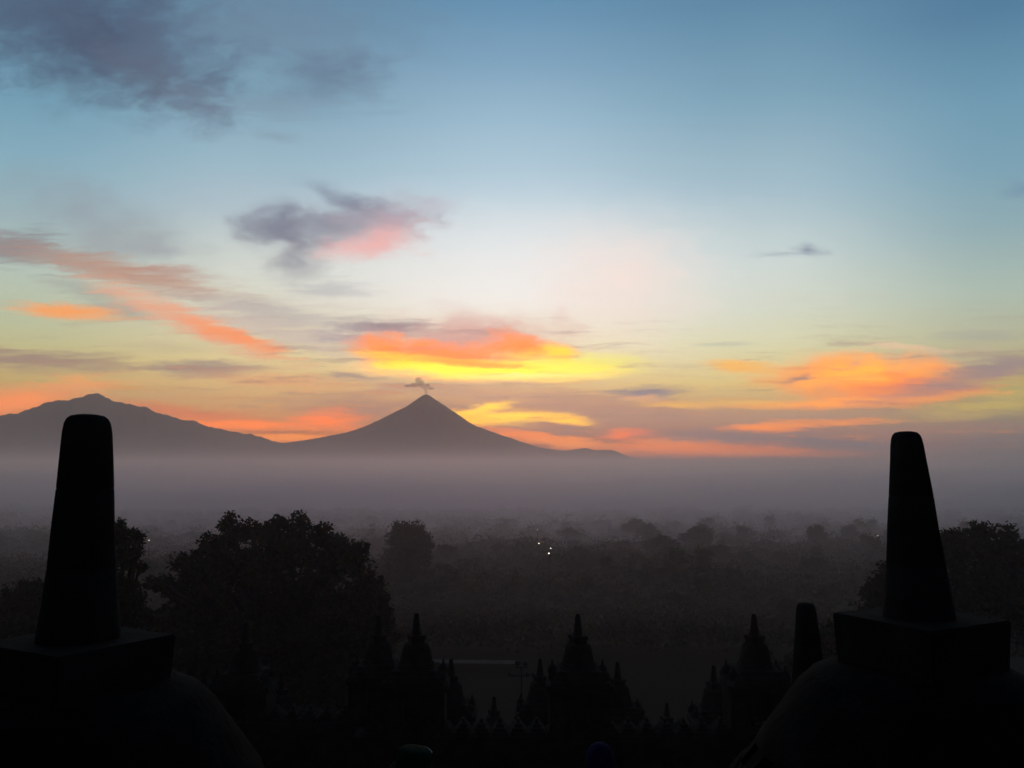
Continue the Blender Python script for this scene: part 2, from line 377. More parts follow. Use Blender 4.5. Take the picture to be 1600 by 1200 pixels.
# volcano
DV = 28000.0; mv = DV / F
cx = slopes(666, 700)[0] * DV
profL = [(0, 616.5), (4, 616.5), (14, 623), (30, 635), (47, 643.5), (71, 656), (95, 668), (124, 678), (165, 686.5), (209, 694), (300, 703), (430, 716), (600, 727)]
profR = [(0, 616.5), (3, 617), (18, 627), (43, 643.5), (67, 660), (79, 666.5), (99, 674), (140, 688), (177, 700), (213, 705), (238, 701), (250, 700), (262, 703.5), (291, 703), (315, 716), (343, 722), (420, 727), (600, 729)]
def volcano_h(x, y):
    dx, dy = (x - cx) / mv, (y - DV) / mv
    r = math.hypot(dx, dy * .9); t = .5 + .5 * dx / (r + 1e-6); t = t * t * (3 - 2 * t)
    if r < 60: t = .5 + (t - .5) * 1.0
    pr = interp(profR, r)
    if r > 215: 
        w = max(0, 1 - abs(dy) / 170); base_ = 708 + (r - 215) * .06
        pr = base_ + (pr - base_) * w if pr < base_ else pr
    py = interp(profL, r) * (1 - t) + pr * t
    h = row_z(py, DV) - CAMZ
    ang = math.atan2(dy, dx)
    gul = ridge(Vector((math.cos(ang) * 3.4, math.sin(ang) * 3.4, r * .004)), 4)
    h += (gul - .5) * min(r * .9, 50) * min(1, max(.2, abs(dy) / 40))
    h += mnoise.noise(Vector((dx * .12, dy * .12, 3))) * min(r * .5, 20)
    return h + CAMZ
def grid(name, fn, xs, ys, label):
    V = [(x, y, fn(x, y)) for y in ys for x in xs]; n = len(xs)
    Fc = [(j * n + i, j * n + i + 1, (j + 1) * n + i + 1, (j + 1) * n + i) for j in range(len(ys) - 1) for i in range(n - 1)]
    me = bpy.data.meshes.new(name); me.from_pydata(V, [], Fc); me.update()
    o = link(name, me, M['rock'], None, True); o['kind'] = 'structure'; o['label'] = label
    return o
def spaced(c, half, n, p=1.6):
    return [c + math.copysign(abs(t) ** p, t) * half for t in np.linspace(-1, 1, n)]
def edgefade(x, y, fn, x0, x1, y0, y1, w=2500):
    m = min(x - x0, x1 - x, y - y0, y1 - y); k = max(0, min(1, m / w)); k = k * k * (3 - 2 * k)
    return fn(x, y) * k - 60 * (1 - k)
vx0, vx1, vy0, vy1 = cx - 12500, cx + 12500, DV - 9000, DV + 6500
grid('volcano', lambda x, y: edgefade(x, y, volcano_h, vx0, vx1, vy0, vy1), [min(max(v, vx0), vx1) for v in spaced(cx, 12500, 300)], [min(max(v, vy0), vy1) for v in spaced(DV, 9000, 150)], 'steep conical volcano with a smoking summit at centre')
# long ridged mountain on the left
DM = 31500.0; mm = DM / F
mp = [(-420, 722), (-300, 706), (-150, 681), (-60, 662), (0, 649), (18, 646), (30, 645), (48, 638), (64, 632), (78, 627), (92, 625), (104, 624.5), (118, 622), (130, 619), (140, 615), (148, 613.5), (155, 614), (165, 619), (178, 627), (190, 628), (198, 630.5), (210, 632), (218, 635.5), (228, 635), (236, 638), (246, 645), (258, 647), (272, 651), (286, 655.5), (300, 656), (308, 657), (322, 665), (340, 668.5), (362, 673), (392, 678), (412, 682), (425, 688), (440, 692), (470, 697), (540, 706), (640, 720)]
def mountain_h(x, y):
    px = 800 + x / y * F * 1.0 * (math.cos(PITCH)); dxp = px
    ridge_y = DM + mnoise.noise(Vector((px * .012, 0, 5))) * 500
    h = row_z(interp(mp, px) - 2.6 * mnoise.noise(Vector((px * .09, 1, 1))) - 1.8 * mnoise.noise(Vector((px * .2, 4, 1))), DM) - CAMZ
    dy = (y - ridge_y) / 5200
    fall = max(0, 1 - abs(dy)) ** 1.25
    g_ = ridge(Vector((px * .011, y * .00025, 9)), 5)
    h = h * fall + (g_ - .75) * 300 * min(1, abs(dy) * 2.2) * fall
    return h + CAMZ
mx0, mx1 = slopes(-430, 700)[0] * DM, slopes(640, 700)[0] * DM
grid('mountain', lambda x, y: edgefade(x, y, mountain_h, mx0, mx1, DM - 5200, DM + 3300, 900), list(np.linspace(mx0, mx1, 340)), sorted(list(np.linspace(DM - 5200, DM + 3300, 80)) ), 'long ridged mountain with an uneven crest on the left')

# smoke at the crater
def blobs(specs, depth):
    bm = bmesh.new()
    for (px, py, rx, ry, rd) in specs:
        c = at(px, py, depth); k = depth / F
        r = bmesh.ops.create_icosphere(bm, subdivisions=3, radius=1)
        for v in r['verts']:
            n = v.co.copy(); v.co = Vector((n.x * rx * k, n.y * rd * k, n.z * ry * k)) * (1 + .45 * mnoise.noise(n * 2.2 + Vector((px, py, 0)))) + c
    return bm
bm = blobs([(666, 613, 2.6, 6, 5), (665, 607, 3.8, 5, 6), (662, 603, 5.5, 4.5, 7), (656, 599, 7.5, 6, 9), (654, 594, 5.5, 4.5, 8), (668, 603, 5, 4, 6), (646, 602, 8, 3.4, 8), (638, 603, 7, 2.6, 7), (673, 607, 6, 2.4, 6)], DV)
sm = bmo('smoke', bm, None, smooth=True)
m = bpy.data.materials.new('volcano smoke'); m.use_nodes = True; t = m.node_tree; t.nodes.clear()
pv = t.nodes.new('ShaderNodeVolumePrincipled'); pv.inputs['Color'].default_value = (.62, .5, .5, 1); pv.inputs['Density'].default_value = .0032
t.links.new(pv.outputs[0], t.nodes.new('ShaderNodeOutputMaterial').inputs['Volume']); sm.data.materials.append(m)
sm['kind'] = 'stuff'; sm['label'] = 'small grey plume of smoke above the crater'

# ------------------------------------------------------------------ temple
T1, T2, T3, T4 = CAMZ - 3.42, CAMZ - 5.36, CAMZ - 7.3, CAMZ - 11.2
temple = thing('temple_base', 'black stone temple terraces with stepped gallery walls below the stupas', 'temple', (0, 0, 0))
CY0 = -13.0                                    # centre of the round terraces, behind the camera
for (z0, z1, rad) in ((CAMZ - 3.6, CAMZ - 1.62, 14.3), (CAMZ - 5.5, T1, 21.8), (CAMZ - 7.5, T2, 28.2), (CAMZ - 11.4, T3, 33.2)):
    bm = bmesh.new(); lathe(bm, [(rad - .02, z0), (rad, z0 + .1), (rad - .08, z1 - .35), (rad + .1, z1 - .3), (rad + .12, z1 - .03), (rad + .06, z1)], 96, cy=CY0)
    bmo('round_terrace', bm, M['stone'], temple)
bm = bmesh.new(); box(bm, -26, 26, -38, 31.0, 12, T4); bmo('gallery_floor', bm, M['stone'], temple)
bm = bmesh.new(); box(bm, -31, 31, -44, 39.2, 11.5, T4 - 3.0); bmo('gallery_floor', bm, M['stone'], temple)
bm = bmesh.new(); box(bm, -36, 36, -50, 45.2, 11, T4 - 6.6); bmo('gallery_floor', bm, M['stone'], temple)
def wall_piece(x0, x1, y, zb, zt):
    bm = bmesh.new(); box(bm, x0, x1, y - .55, y + .55, zb, zt - .35); box(bm, x0 + .003, x1 - .003, y - .7, y + .7, zt - .35, zt - .12); box(bm, x0 + .006, x1 - .006, y - .6, y + .6, zt - .12, zt)
    x = x0 + .6
    while x < x1 - .5:                          # antefixes along the coping
        for (a, b, h) in ((.29, .6, .12), (.21, .5, .24), (.13, .38, .36), (.05, .2, .5)):
            box(bm, x - a, x + a, y - b * .8, y + b * .8, zt - .02 + .001 * h, zt + h)
        x += .64
    bmo('balustrade_wall', bm, M['stone'], temple)
ZA, ZB, ZC = CAMZ - 9.35, CAMZ - 12.4, CAMZ - 15.4
wall_piece(-5.5, 26, 32, 12, ZA); wall_piece(-26, -5.5, 34, 12, ZA - .1)
wall_piece(-31, 31, 40, 12, ZB); wall_piece(-36, 36, 46, 12, ZC)

# bell stupas of the round terraces (origin on their terrace floor, height 3.7)
def bell_part(parent):
    bm = bmesh.new(); prof = [(1.55, .52), (1.52, .70), (1.46, .88), (1.37, 1.06), (1.27, 1.24), (1.16, 1.40), (1.05, 1.56), (.95, 1.70), (.86, 1.83), (.76, 1.93), (.60, 2.01), (.34, 2.035), (.03, 2.04)]
    n = 48; rings = [[bm.verts.new((r * math.cos(2 * math.pi * (i + .5 * (j % 2)) / n), r * math.sin(2 * math.pi * (i + .5 * (j % 2)) / n), z)) for i in range(n)] for j, (r, z) in enumerate(prof)]
    hole = []
    for j in range(len(prof) - 1):
        for i in range(n):
            a, b = rings[j], rings[j + 1]
            f = bm.faces.new((a[i], a[(i + 1) % n], b[(i + 1) % n], b[i]))
            if 1 <= j <= 4 and (i + (j // 1)) % 2 == 0: hole.append(f)
    r = bmesh.ops.inset_individual(bm, faces=hole, thickness=.028)
    bmesh.ops.delete(bm, geom=hole, context='FACES')
    bmesh.ops.solidify(bm, geom=bm.faces[:], thickness=.12)
    return bmo('bell', bm, M['stone_bell'], parent)
def make_stupa(loc, hrot, tilt, label, rb=1.0, rt=1.0, dz=0.0, bt=0.0):
    t = thing('bell_stupa', label, 'stupa', loc, 0, 'bell stupas on the round terraces')
    bm = bmesh.new(); lathe(bm, [(1.95, 0), (1.97, .14), (1.86, .16), (1.84, .24), (1.90, .27), (1.86, .33), (1.70, .36), (1.74, .42), (1.66, .5), (1.5, .52)], 56); bmo('lotus_base', bm, M['stone'], t)
    bell_part(t)
    bm = bmesh.new(); prism(bm, .40, 1.985, 2.285 + bt, hrot, .42, bev=.012); rough_up(bm, .006, 5); bmo('square_block', bm, M['stone'], t)
    bm = bmesh.new()
    prof = [(.285, 2.27), (.283, 2.33), (.262, 2.5), (.243, 2.72), (.236, 2.728), (.2415, 2.736), (.222, 3.0), (.206, 3.22), (.1995, 3.228), (.2045, 3.236), (.184, 3.5), (.176, 3.60), (.165, 3.655), (.148, 3.685), (.12, 3.703), (.07, 3.712), (.0005, 3.715)]
    lathe(bm, prof, 64, phase=.2)
    for v in bm.verts:                                      # slightly octagonal shaft, worn stone joints
        q_ = rb + (rt - rb) * max(0, min(1, (v.co.z - 2.27) / 1.4)); v.co.x *= q_; v.co.y *= q_
        a = math.atan2(v.co.y, v.co.x); k = 1 + .018 * math.cos(8 * a); v.co.x *= k; v.co.y *= k
        v.co += mnoise.noise_vector(v.co * 2.5) * .009
        v.co.x += tilt * (v.co.z - 2.27)
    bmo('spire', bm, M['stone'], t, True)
    t.scale = (1, 1, (3.715 + dz) / 3.715)
    return t
DL, DR = 5.80, 6.50
xl = slopes(127, 900)[0] * DL; xr = slopes(1437, 972)[0] * DR
make_stupa((xl, DL, T1), R(45 + 15), 0, 'near bell stupa whose thick black spire stands before the long ridged mountain', .87, .86, .035)
make_stupa((xr, DR, T1), R(45 - 17) , -.030, 'near bell stupa whose leaning black spire rises before the broad tree on the right', .91, .66, -.05, .075)
x3 = slopes(1263, 1000)[0] * 10.8
make_stupa((x3, 10.8, T2), R(30), -.012, 'smaller farther bell stupa on the lower terrace, between shrine spires and the right near stupa', .92, .68, -.0)

# small niche shrines crowned with stupas, on the gallery balustrades (origin on the wall top)
def make_shrine(label, loc, s, H):
    t = thing('niche_shrine', label, 'shrine', loc, 0, 'niche shrines on the gallery walls')
    t.scale = (s, s, s)
    bm = bmesh.new()                                       # H = body height
    w = 1.05
    box(bm, -w, -.42, -.62, .62, 0, H - .25); box(bm, .42, w, -.62, .62, 0, H - .25); box(bm, -.42, .42, .2, .62, 0, H - .25)
    box(bm, -.42, .42, -.62, .2, 0, .35); box(bm, -w - .1, w + .1, -.7, .7, H - .25, H - .02); box(bm, -w - .18, -w - .003, -.5, .5, 0, .4); box(bm, w + .003, w + .18, -.5, .5, 0, .4)
    bmo('body', bm, M['stone'], t)
    bm = bmesh.new()
    for (a, z0, z1) in ((1.06, H - .02, H + .16), (.92, H + .16, H + .30), (.78, H + .30, H + .46)):
        prism(bm, a, z0, z1, 0, a - .04)
    rough_up(bm, .02, 3); bmo('stepped_roof', bm, M['stone'], t)
    for sx in (-1, 1):
        for sy in (-1, 1):
            bm = bmesh.new(); lathe(bm, [(.16, H + .14), (.18, H + .2), (.16, H + .34), (.1, H + .42), (.05, H + .46), (.02, H + .62)], 12, cx=sx * .92, cy=sy * .52)
            bmo('corner_antefix', bm, M['stone'], t)
    bm = bmesh.new(); lathe(bm, [(.66, H + .44), (.7, H + .52), (.62, H + .56), (.64, H + .62), (.56, H + .66)], 28); bmo('lotus_base', bm, M['stone'], t)
    bm = bmesh.new(); lathe(bm, [(.555, H + .65), (.56, H + .76), (.52, H + .92), (.485, H + 1.08), (.45, H + 1.2), (.40, H + 1.27), (.3, H + 1.31), (.2, H + 1.32)], 32); rough_up(bm, .012, 4); bmo('bell', bm, M['stone'], t)
    bm = bmesh.new(); prism(bm, .235, H + 1.31, H + 1.44, .4); prism(bm, .265, H + 1.44, H + 1.56, .4); bmo('square_block', bm, M['stone'], t)
    bm = bmesh.new(); lathe(bm, [(.185, H + 1.55), (.15, H + 1.75), (.12, H + 1.98), (.092, H + 2.2), (.08, H + 2.27), (.05, H + 2.3), (.001, H + 2.31)], 16); bmo('spire', bm, M['stone'], t)
    return t
def shrine_loc(px, py, y, s, H, zwall):
    p_ = at(px, py, y); top = p_.z
    return (p_.x, y, top - (H + 2.31) * s)
sh = [ # px, top row, distance, scale, label
 (651, 958, 32, 1.0, 'tall shrine left of the pale path, the nearer and larger of the close pair'),
 (903, 959, 32, 1.0, 'tall shrine in the middle of the photo, between two lower spires'),
 (1178, 959, 32, 1.0, 'tall shrine just left of the smaller bell stupa'),
 (592, 961, 34, .95, 'tall shrine partly hidden behind the larger one of the close pair'),
 (385, 973, 34, .95, 'tall shrine standing alone in front of the big dark tree'),
 (705, 1029, 40, .98, 'lower shrine beside the left end of the pale path'),
 (844, 1029, 40, .98, 'lower shrine right of the twin round lamps'),
 (965, 1034, 40, .98, 'lower shrine just right of the tall middle shrine'),
 (1115, 1039, 40, .98, 'lower shrine touching the left side of the tall shrine near the smaller bell stupa'),
 (320, 1050, 40, .9, 'lower faint shrine at the right shoulder of the left near stupa'),
 (441, 1052, 40, .9, 'lower faint shrine right of the lone tall shrine before the big tree'),
 (772, 1088, 46, .92, 'lowest shrine in the gap below the pale path'),
 (1042, 1098, 46, .92, 'lowest shrine in the gap between the middle and right tall shrines'),
 (735, 1108, 47, .8, 'small lowest shrine tip just right of the shrine at the path end'),
 (808, 1110, 47, .8, 'small lowest shrine tip below the twin round lamps'),
]
protoH = 2.4
proto = None
for (px, py, d, s, lb) in sh:
    loc = shrine_loc(px, py, d, s, protoH, 0)
    if proto is None: proto = make_shrine(lb, loc, s, protoH)
    else: dup(proto, loc, random.uniform(-.04, .04), lb, scale=(s * random.uniform(.97, 1.03), s, s))

# floodlight mast with round heads in front of the path
md = 62.0; base_p = at(815, 1036, md); gz = ground_z(base_p.x, md)
mast = thing('floodlight_mast', 'dark mast with twin round lamp heads at the right end of the pale path', 'floodlight', (base_p.x, md, gz))
hz = base_p.z - gz
bm = bmesh.new(); tube(bm, [(0, 0, 0), (0, 0, hz * .5), (0, 0, hz - .2)], [.1, .08, .06], 10); tube(bm, [(-.42, 0, hz - .3), (.42, 0, hz - .3)], [.035, .035], 8); tube(bm, [(-.8, 0, hz - .85), (.8, 0, hz - .85)], [.035, .035], 8); bmo('pole', bm, M['metal'], mast)
for (hx, hh, r) in ((-.27, 0, .21), (.27, 0, .21), (-.8, -.72, .15), (.8, -.72, .15), (.4, -.72, .14)):
    bm = bmesh.new(); r_ = bmesh.ops.create_uvsphere(bm, u_segments=20, v_segments=12, radius=r)
    for v in bm.verts: v.co.y *= .6; v.co += Vector((hx, 0, hz + hh))
    tube(bm, [(hx, 0, hz + hh - r - .12), (hx, 0, hz + hh - r + .04)], [.05, .05], 8)
    bmo('lamp_head', bm, M['glass'], mast, True)

# village lamps far down in the mist
def lamp(px, py, d, r, m_, label):
    p_ = at(px, py, d); t = thing('street_lamp', label, 'street lamp', (p_.x, d, 0), 0, 'lit lamps far off in the mist')
    h = p_.z
    bm = bmesh.new(); tube(bm, [(0, 0, -.2), (0, 0, h * .6), (0, .0, h - .1), (0, -.02, h + r)], [.12, .1, .08, .06], 8); bmo('pole', bm, M['metal'], t)
    bm = bmesh.new(); bmesh.ops.create_uvsphere(bm, u_segments=16, v_segments=10, radius=r)
    for v in bm.verts: v.co += Vector((0, -r * .8, h))
    bmo('lamp_globe', bm, m_, t, True)
    bm = bmesh.new(); lathe(bm, [(r * 1.3, h + r * .75), (r * .9, h + r * 1.1), (.05, h + r * 1.35)], 14, cy=-r * .8); bmo('lamp_hood', bm, M['metal'], t)
lamp(857.5, 864.5, 236, .17, M['lit'], 'brightest lamp, lowest of the three lit lamps in the middle')
lamp(860.5, 856.5, 250, .13, M['lit'], 'lit lamp just above the brightest one')
lamp(842, 849, 262, .15, M['lit'], 'lit lamp up and left of the brightest one')
lamp(840, 828, 315, .12, M['lit_dim'], 'very faint lamp, topmost of the middle lamps')
lamp(197.5, 823, 325, .2, M['lit_dim'], 'lit lamp beside the pine right of the left spire')
lamp(233, 844, 262, .12, M['lit_dim'], 'faint lamp above the left edge of the big tree')
lamp(1371.5, 837, 285, .12, M['lit_dim'], 'faint lamp just left of the right near spire')

# ------------------------------------------------------------------ trees
def leaves(name, lobes, n, size, m_, parent, squash=1.0, seed=0, clump=9, spread=.9):
    """many small leaf faces in ragged clumps spread through ellipsoid lobes"""
    g_ = np.random.default_rng(seed)
    vol = np.array([l[3] * l[4] * l[5] for l in lobes]) ** .67; pr = vol / vol.sum()
    C = []
    for l, k in zip(lobes, (pr * n).astype(int) + 1):
        d = g_.normal(size=(k, 3)); d /= np.linalg.norm(d, axis=1)[:, None]
        rr = g_.uniform(.35, 1.0, k) ** .5 * (1 + .16 * g_.normal(size=k)).clip(.6, 1.35)
        C.append(np.array(l[:3]) + d * rr[:, None] * np.array(l[3:6]))
    C = np.concatenate(C); K = len(C)
    P_ = np.repeat(C, clump, 0) + g_.normal(size=(K * clump, 3)) * size * spread * np.array([1, 1, .7])
    N_ = len(P_)
    a = g_.normal(size=(N_, 3)); a /= np.linalg.norm(a, axis=1)[:, None]
    b = np.cross(a, g_.normal(size=(N_, 3))); b /= np.linalg.norm(b, axis=1)[:, None]
    s = size * g_.uniform(.5, 1.1, N_)[:, None]
    V = np.empty((N_, 4, 3)); V[:, 0] = P_ - a * s; V[:, 1] = P_ + b * s * .5; V[:, 2] = P_ + a * s; V[:, 3] = P_ - b * s * .5
    me = bpy.data.meshes.new(name)
    me.vertices.add(N_ * 4); me.vertices.foreach_set('co', V.reshape(-1))
    me.loops.add(N_ * 4); me.loops.foreach_set('vertex_index', np.arange(N_ * 4))
    me.polygons.add(N_); me.polygons.foreach_set('loop_start', np.arange(N_) * 4); me.polygons.foreach_set('loop_total', np.full(N_, 4))
    me.update(); me.validate()
    return link(name, me, m_, parent)
def trunk_mesh(lobes, h, r, parent, seed=0):
    g_ = random.Random(seed); bm = bmesh.new()
    fork = h * .4
    tube(bm, [(0, 0, -1.5), (g_.uniform(-.2, .2), g_.uniform(-.2, .2), fork * .5), (0, 0, fork)], [r * 1.3, r, r * .8], 9)
    for l in lobes:
        c = Vector(l[:3]); mid = Vector((c.x * .45, c.y * .45, fork + (c.z - fork) * .5 + g_.uniform(0, .6)))
        tube(bm, [(0, 0, fork * .85), mid, c, c + Vector((c.x * .15, c.y * .15, l[5] * .6))], [r * .55, r * .36, r * .18, r * .05], 6)
    bmo('trunk', bm, M['bark'], parent)
def placed_tree(name, label, cat, base_px, d, lobes_px, nl, leaf, tr=.45, seed=1, gz=None, depth=.8):
    """lobes given as (px, py, half width px, half height px, depth offset m)"""
    bx = slopes(base_px, 900)[0] * d; z0 = ground_z(bx, d) if gz is None else gz
    t = thing(name, label, cat, (bx, d, z0))
    k = d / F; L = []
    for (px, py, a, b, oy) in lobes_px:
        c = at(px, py, d); L.append((c.x - bx, oy, c.z - z0, a * k, (a + b) * .5 * k * depth, b * k))
    q = random.Random(seed); tuft = []
    for l in L:
        for _ in range(4):                       # twig tufts that break the outline
            a = q.uniform(0, 6.28); e = q.uniform(-.1, 1.4); rr = q.uniform(.95, 1.22); z = q.uniform(.06, .16)
            tuft.append((l[0] + l[3] * rr * math.cos(e) * math.cos(a), l[1] + l[4] * rr * math.cos(e) * math.sin(a), l[2] + l[5] * rr * math.sin(e), l[3] * z + .12, l[4] * z + .12, l[5] * z + .1))
    Ls = [(l[0], l[1], l[2], l[3] * .9, l[4] * .9, l[5] * .9) for l in L]
    leaves('crown', Ls + tuft, nl, leaf, M['leaf'], t, seed=seed)
    trunk_mesh(L, max(l[2] for l in L), tr, t, seed)
    return t
placed_tree('broadleaf_tree', 'big dark broad tree with a ragged crown, left of the middle', 'tree', 440, 72,
  [(436,822,15,15,0),(466,824,17,15,1),(395,832,26,15,0),(352,828,15,15,1),(368,842,22,16,0),(500,838,22,14,0),(336,850,20,16,0),(425,850,30,20,1),(460,856,34,22,0),(520,856,24,18,1),(560,862,18,15,0),(545,882,30,22,0),
   (326,872,26,20,-1),(283,884,15,9,0),(300,896,20,14,0),(252,912,20,9,0),(235,920,14,7,1),(568,905,22,26,0),(580,938,20,26,1),(590,968,18,26,0),(300,930,60,28,2),(380,888,60,34,0),(470,895,76,40,0),
   (400,970,130,50,1),(520,965,90,50,0),(280,985,80,40,2),(440,1040,150,50,3),(585,1000,30,36,1),(300,1060,90,44,3),(380,1100,160,40,3),(540,1105,90,34,4)], 7200, .26, .75, 3)
placed_tree('broadleaf_tree', 'dark rounded tree behind the right near spire', 'tree', 1500, 78,
  [(1540,845,44,24,0),(1500,850,40,24,1),(1580,862,34,24,0),(1470,865,40,26,0),(1530,890,80,40,0),(1430,890,40,20,1),(1395,900,30,20,0),(1380,930,28,20,1),(1460,930,80,36,0),(1580,920,60,44,0),(1400,960,60,30,1),(1520,975,110,44,2),(1610,880,24,24,0),(1625,960,50,50,1),(1450,1020,110,44,3),(1330,1010,60,34,2),(1300,1060,80,36,3),(1420,1080,120,40,4)], 5600, .27, .7, 5)
placed_tree('pine_tree', 'dark tree with upturned tufts half behind the left near spire', 'tree', 170, 52,
  [(186,838,5,24,0),(196,850,6,18,0),(205,846,5,15,.5),(218,850,4,14,0),(209,868,12,9,0),(195,880,14,12,0),(212,888,9,8,.5),(175,870,20,40,0),(190,915,22,14,0),(205,930,18,14,0),(170,930,34,30,0),(150,870,24,40,0),(200,960,40,26,0),(150,985,60,40,0)], 1900, .13, .35, 8)
placed_tree('broadleaf_tree', 'low dark tree at the left edge, left of the near spire', 'tree', 40, 78,
  [(55,925,26,18,0),(20,945,34,18,1),(90,935,20,18,0),(0,960,30,20,0),(50,970,60,24,1),(-20,990,50,24,0)], 1600, .26, .4, 9)
placed_tree('broadleaf_tree', 'tall rounded hazy tree just right of the big dark tree', 'tree', 637, 250,
  [(640,832,26,16,0),(622,842,20,16,1),(655,845,20,18,0),(637,865,36,24,0),(632,890,30,20,0),(660,872,14,16,0)], 1500, .5, .5, 11, gz=0)
placed_tree('broadleaf_tree', 'small hazy tree right of the rounded hazy one', 'tree', 700, 290,
  [(698,862,14,10,0),(703,872,18,12,1),(690,878,14,12,0),(700,890,22,12,0)], 500, .5, .4, 12, gz=0)
# prototypes for the wood in the mist
def proto_tree(name, label, lobes, h, n, leaf, seed):
    t = thing(name, label, 'tree', (0, 0, 0)); leaves('crown', lobes, n, leaf, M['leaf'], t, seed=seed); trunk_mesh(lobes[:5], h, .35, t, seed); return t
def rlobes(h, w, k, seed, tall=False):
    g_ = random.Random(seed); L = [(0, 0, h * .72, w * .6, w * .6, h * .25)]
    for i in range(k):
        a = g_.uniform(0, 6.28); q = g_.uniform(.2, .8) * w; z = h * g_.uniform(.38, .9) if tall else h * (.9 - .45 * (q / w) * g_.uniform(.5, 1.1))
        s = w * g_.uniform(.22, .42); L.append((math.cos(a) * q * (.6 if tall else 1), math.sin(a) * q, z, s, s, s * g_.uniform(.6, .95)))
    return L
def palm(label):
    t = thing('palm_tree', label, 'palm', (0, 0, 0)); h = 15
    bm = bmesh.new(); tube(bm, [(0, 0, -.5), (.3, 0, h * .4), (.9, 0, h * .8), (1.1, 0, h)], [.3, .22, .18, .16], 8); bmo('trunk', bm, M['bark'], t)
    bm = bmesh.new(); g_ = random.Random(4)
    for i in range(22):
        a = i * 2.399; up = g_.uniform(-.1, 1.1); L = g_.uniform(3.4, 4.6); prev = None
        for j in range(9):
            u = j / 8; r = L * u; z = h + up * 1.8 * u * 1.6 - 2.6 * u * u * (1.1 - up * .3)
            c = Vector((1.1 + math.cos(a) * r, math.sin(a) * r, z)); sd_ = Vector((-math.sin(a), math.cos(a), 0)) * (.55 * math.sin(math.pi * min(u + .12, 1)) + .04)
            v = (bm.verts.new(c - sd_ - Vector((0, 0, .25 * (j > 0)))), bm.verts.new(c), bm.verts.new(c + sd_ - Vector((0, 0, .25 * (j > 0)))))
            if prev: bm.faces.new((prev[0], prev[1], v[1], v[0])); bm.faces.new((prev[1], prev[2], v[2], v[1]))
            prev = v
    bmo('crown', bm, M['leaf'], t); return t
WL = 'one of the hazy trees massed in the misty wood below the mountains'
WG = 'trees of the misty wood'
WP = 'one of the hazy palms rising among the misty wood'
protos = [proto_tree('broadleaf_tree', WL, rlobes(15, 7, 9, 21), 12, 380, .5, 21), proto_tree('broadleaf_tree', WL, rlobes(18, 5.5, 9, 22, True), 14, 340, .5, 22),
          proto_tree('broadleaf_tree', WL, rlobes(12, 6, 8, 23), 9, 300, .5, 23), proto_tree('broadleaf_tree', WL, rlobes(20, 8, 11, 24), 15, 460, .55, 24)]
pp = palm(WP)
spots = []
g_ = random.Random(31)
def clear(px, d):
    if d < 150: return True
    return False
while len(spots) < 16:                               # the nearer belt below the hill
    px = g_.uniform(560, 1480); d = g_.uniform(165, 270)
    if 640 < px < 900 and d < 215: continue
    if 830 < px < 890: continue
    spots.append((px, d, .6))
while len(spots) < 215:                              # the wood on the plain
    px = g_.uniform(-60, 1660); d = 240 + 215 * g_.random()
    if abs(px - 637) < 60 and d < 420: continue
    if 820 < px < 880 and d < 420: continue
    if px < 600 and d < 380: continue
    spots.append((px, d, 1.0))
used = set()
for (px, d, sc) in spots:
    k = g_.randrange(11)
    x = slopes(px, 900)[0] * d; z = ground_z(x, d)
    s = sc * g_.uniform(.7, 1.15)
    s *= .52 if px < 980 else .62
    if k == 10: src, lb, gr = pp, WP, 'palms of the misty wood'
    else: src, lb, gr = protos[k % 4], WL, WG
    if src.name not in used:
        used.add(src.name); src.location = (x, d, z); src.scale = (s, s, s); src['group'] = gr
    else: dup(src, (x, d, z), g_.uniform(0, 6.28), lb, gr, (s * g_.uniform(.9, 1.2), s * g_.uniform(.9, 1.2), s))
# closed canopy of the wood: a lumpy leafy mass with scrub on the slope before it
def canopy_h(x, y):
    k = max(0, min(1, (y - 185) / 70)); k = k * k * (3 - 2 * k)
    h = 2.0 + 4.8 * k + mnoise.noise(Vector((x, y, 0)) * .018) * 2.5 * k
    c = mnoise.cell(Vector((x * .11 + mnoise.noise(Vector((x, y, 5)) * .06), y * .11, 1)))
    return ground_z(x, y) + h + (mnoise.noise(Vector((x, y, 9)) * .09) + .4 * mnoise.noise(Vector((x, y, 2)) * .3)) * (1 + 2.6 * k) + c * 1.2 * k
me_v = []; me_f = []; nx = 260; ys = [142 * 1.0103 ** i for i in range(140)]
for y in ys:
    for i in range(nx):
        x = (i / (nx - 1) - .5) * 1.5 * y; me_v.append((x, y, canopy_h(x, y) - 1.6))
for j in range(len(ys) - 1):
    for i in range(nx - 1):
        a = j * nx + i; me_f.append((a, a + 1, a + nx + 1, a + nx))
me = bpy.data.meshes.new('woodland'); me.from_pydata(me_v, [], me_f); me.update()
w_ = link('woodland', me, M['leaf']); w_['kind'] = 'stuff'; w_['label'] = 'dark closed canopy of the wood on the plain, veiled by mist'
V = []
for i in range(34000):
    y = 120 + 440 * g_.random() ** 1.05; x = g_.uniform(-.74, .74) * y
    s = .9 + y / 350; V.append((x, y, canopy_h(x, y) - .4, s, s, s * .55))
w_ = leaves('undergrowth', V, 26000, .5, M['leaf'], None, seed=78, clump=7, spread=1.6); w_['kind'] = 'stuff'; w_['label'] = 'leafy tops of the misty wood and scrub on the slope'
# everything farther reads as one mass
V = []
for i in range(900):
    y = 800 + 2600 * g_.random() ** 1.3; x = g_.uniform(-.75, .75) * y; s = g_.uniform(5, 10)
    V.append((x, y, g_.uniform(3, 8), s, s, s * .6))
w_ = leaves('woodland', V, 5200, 1.6, M['leaf'], None, seed=77, clump=8); w_['kind'] = 'stuff'; w_['label'] = 'far woodland lost in the mist'

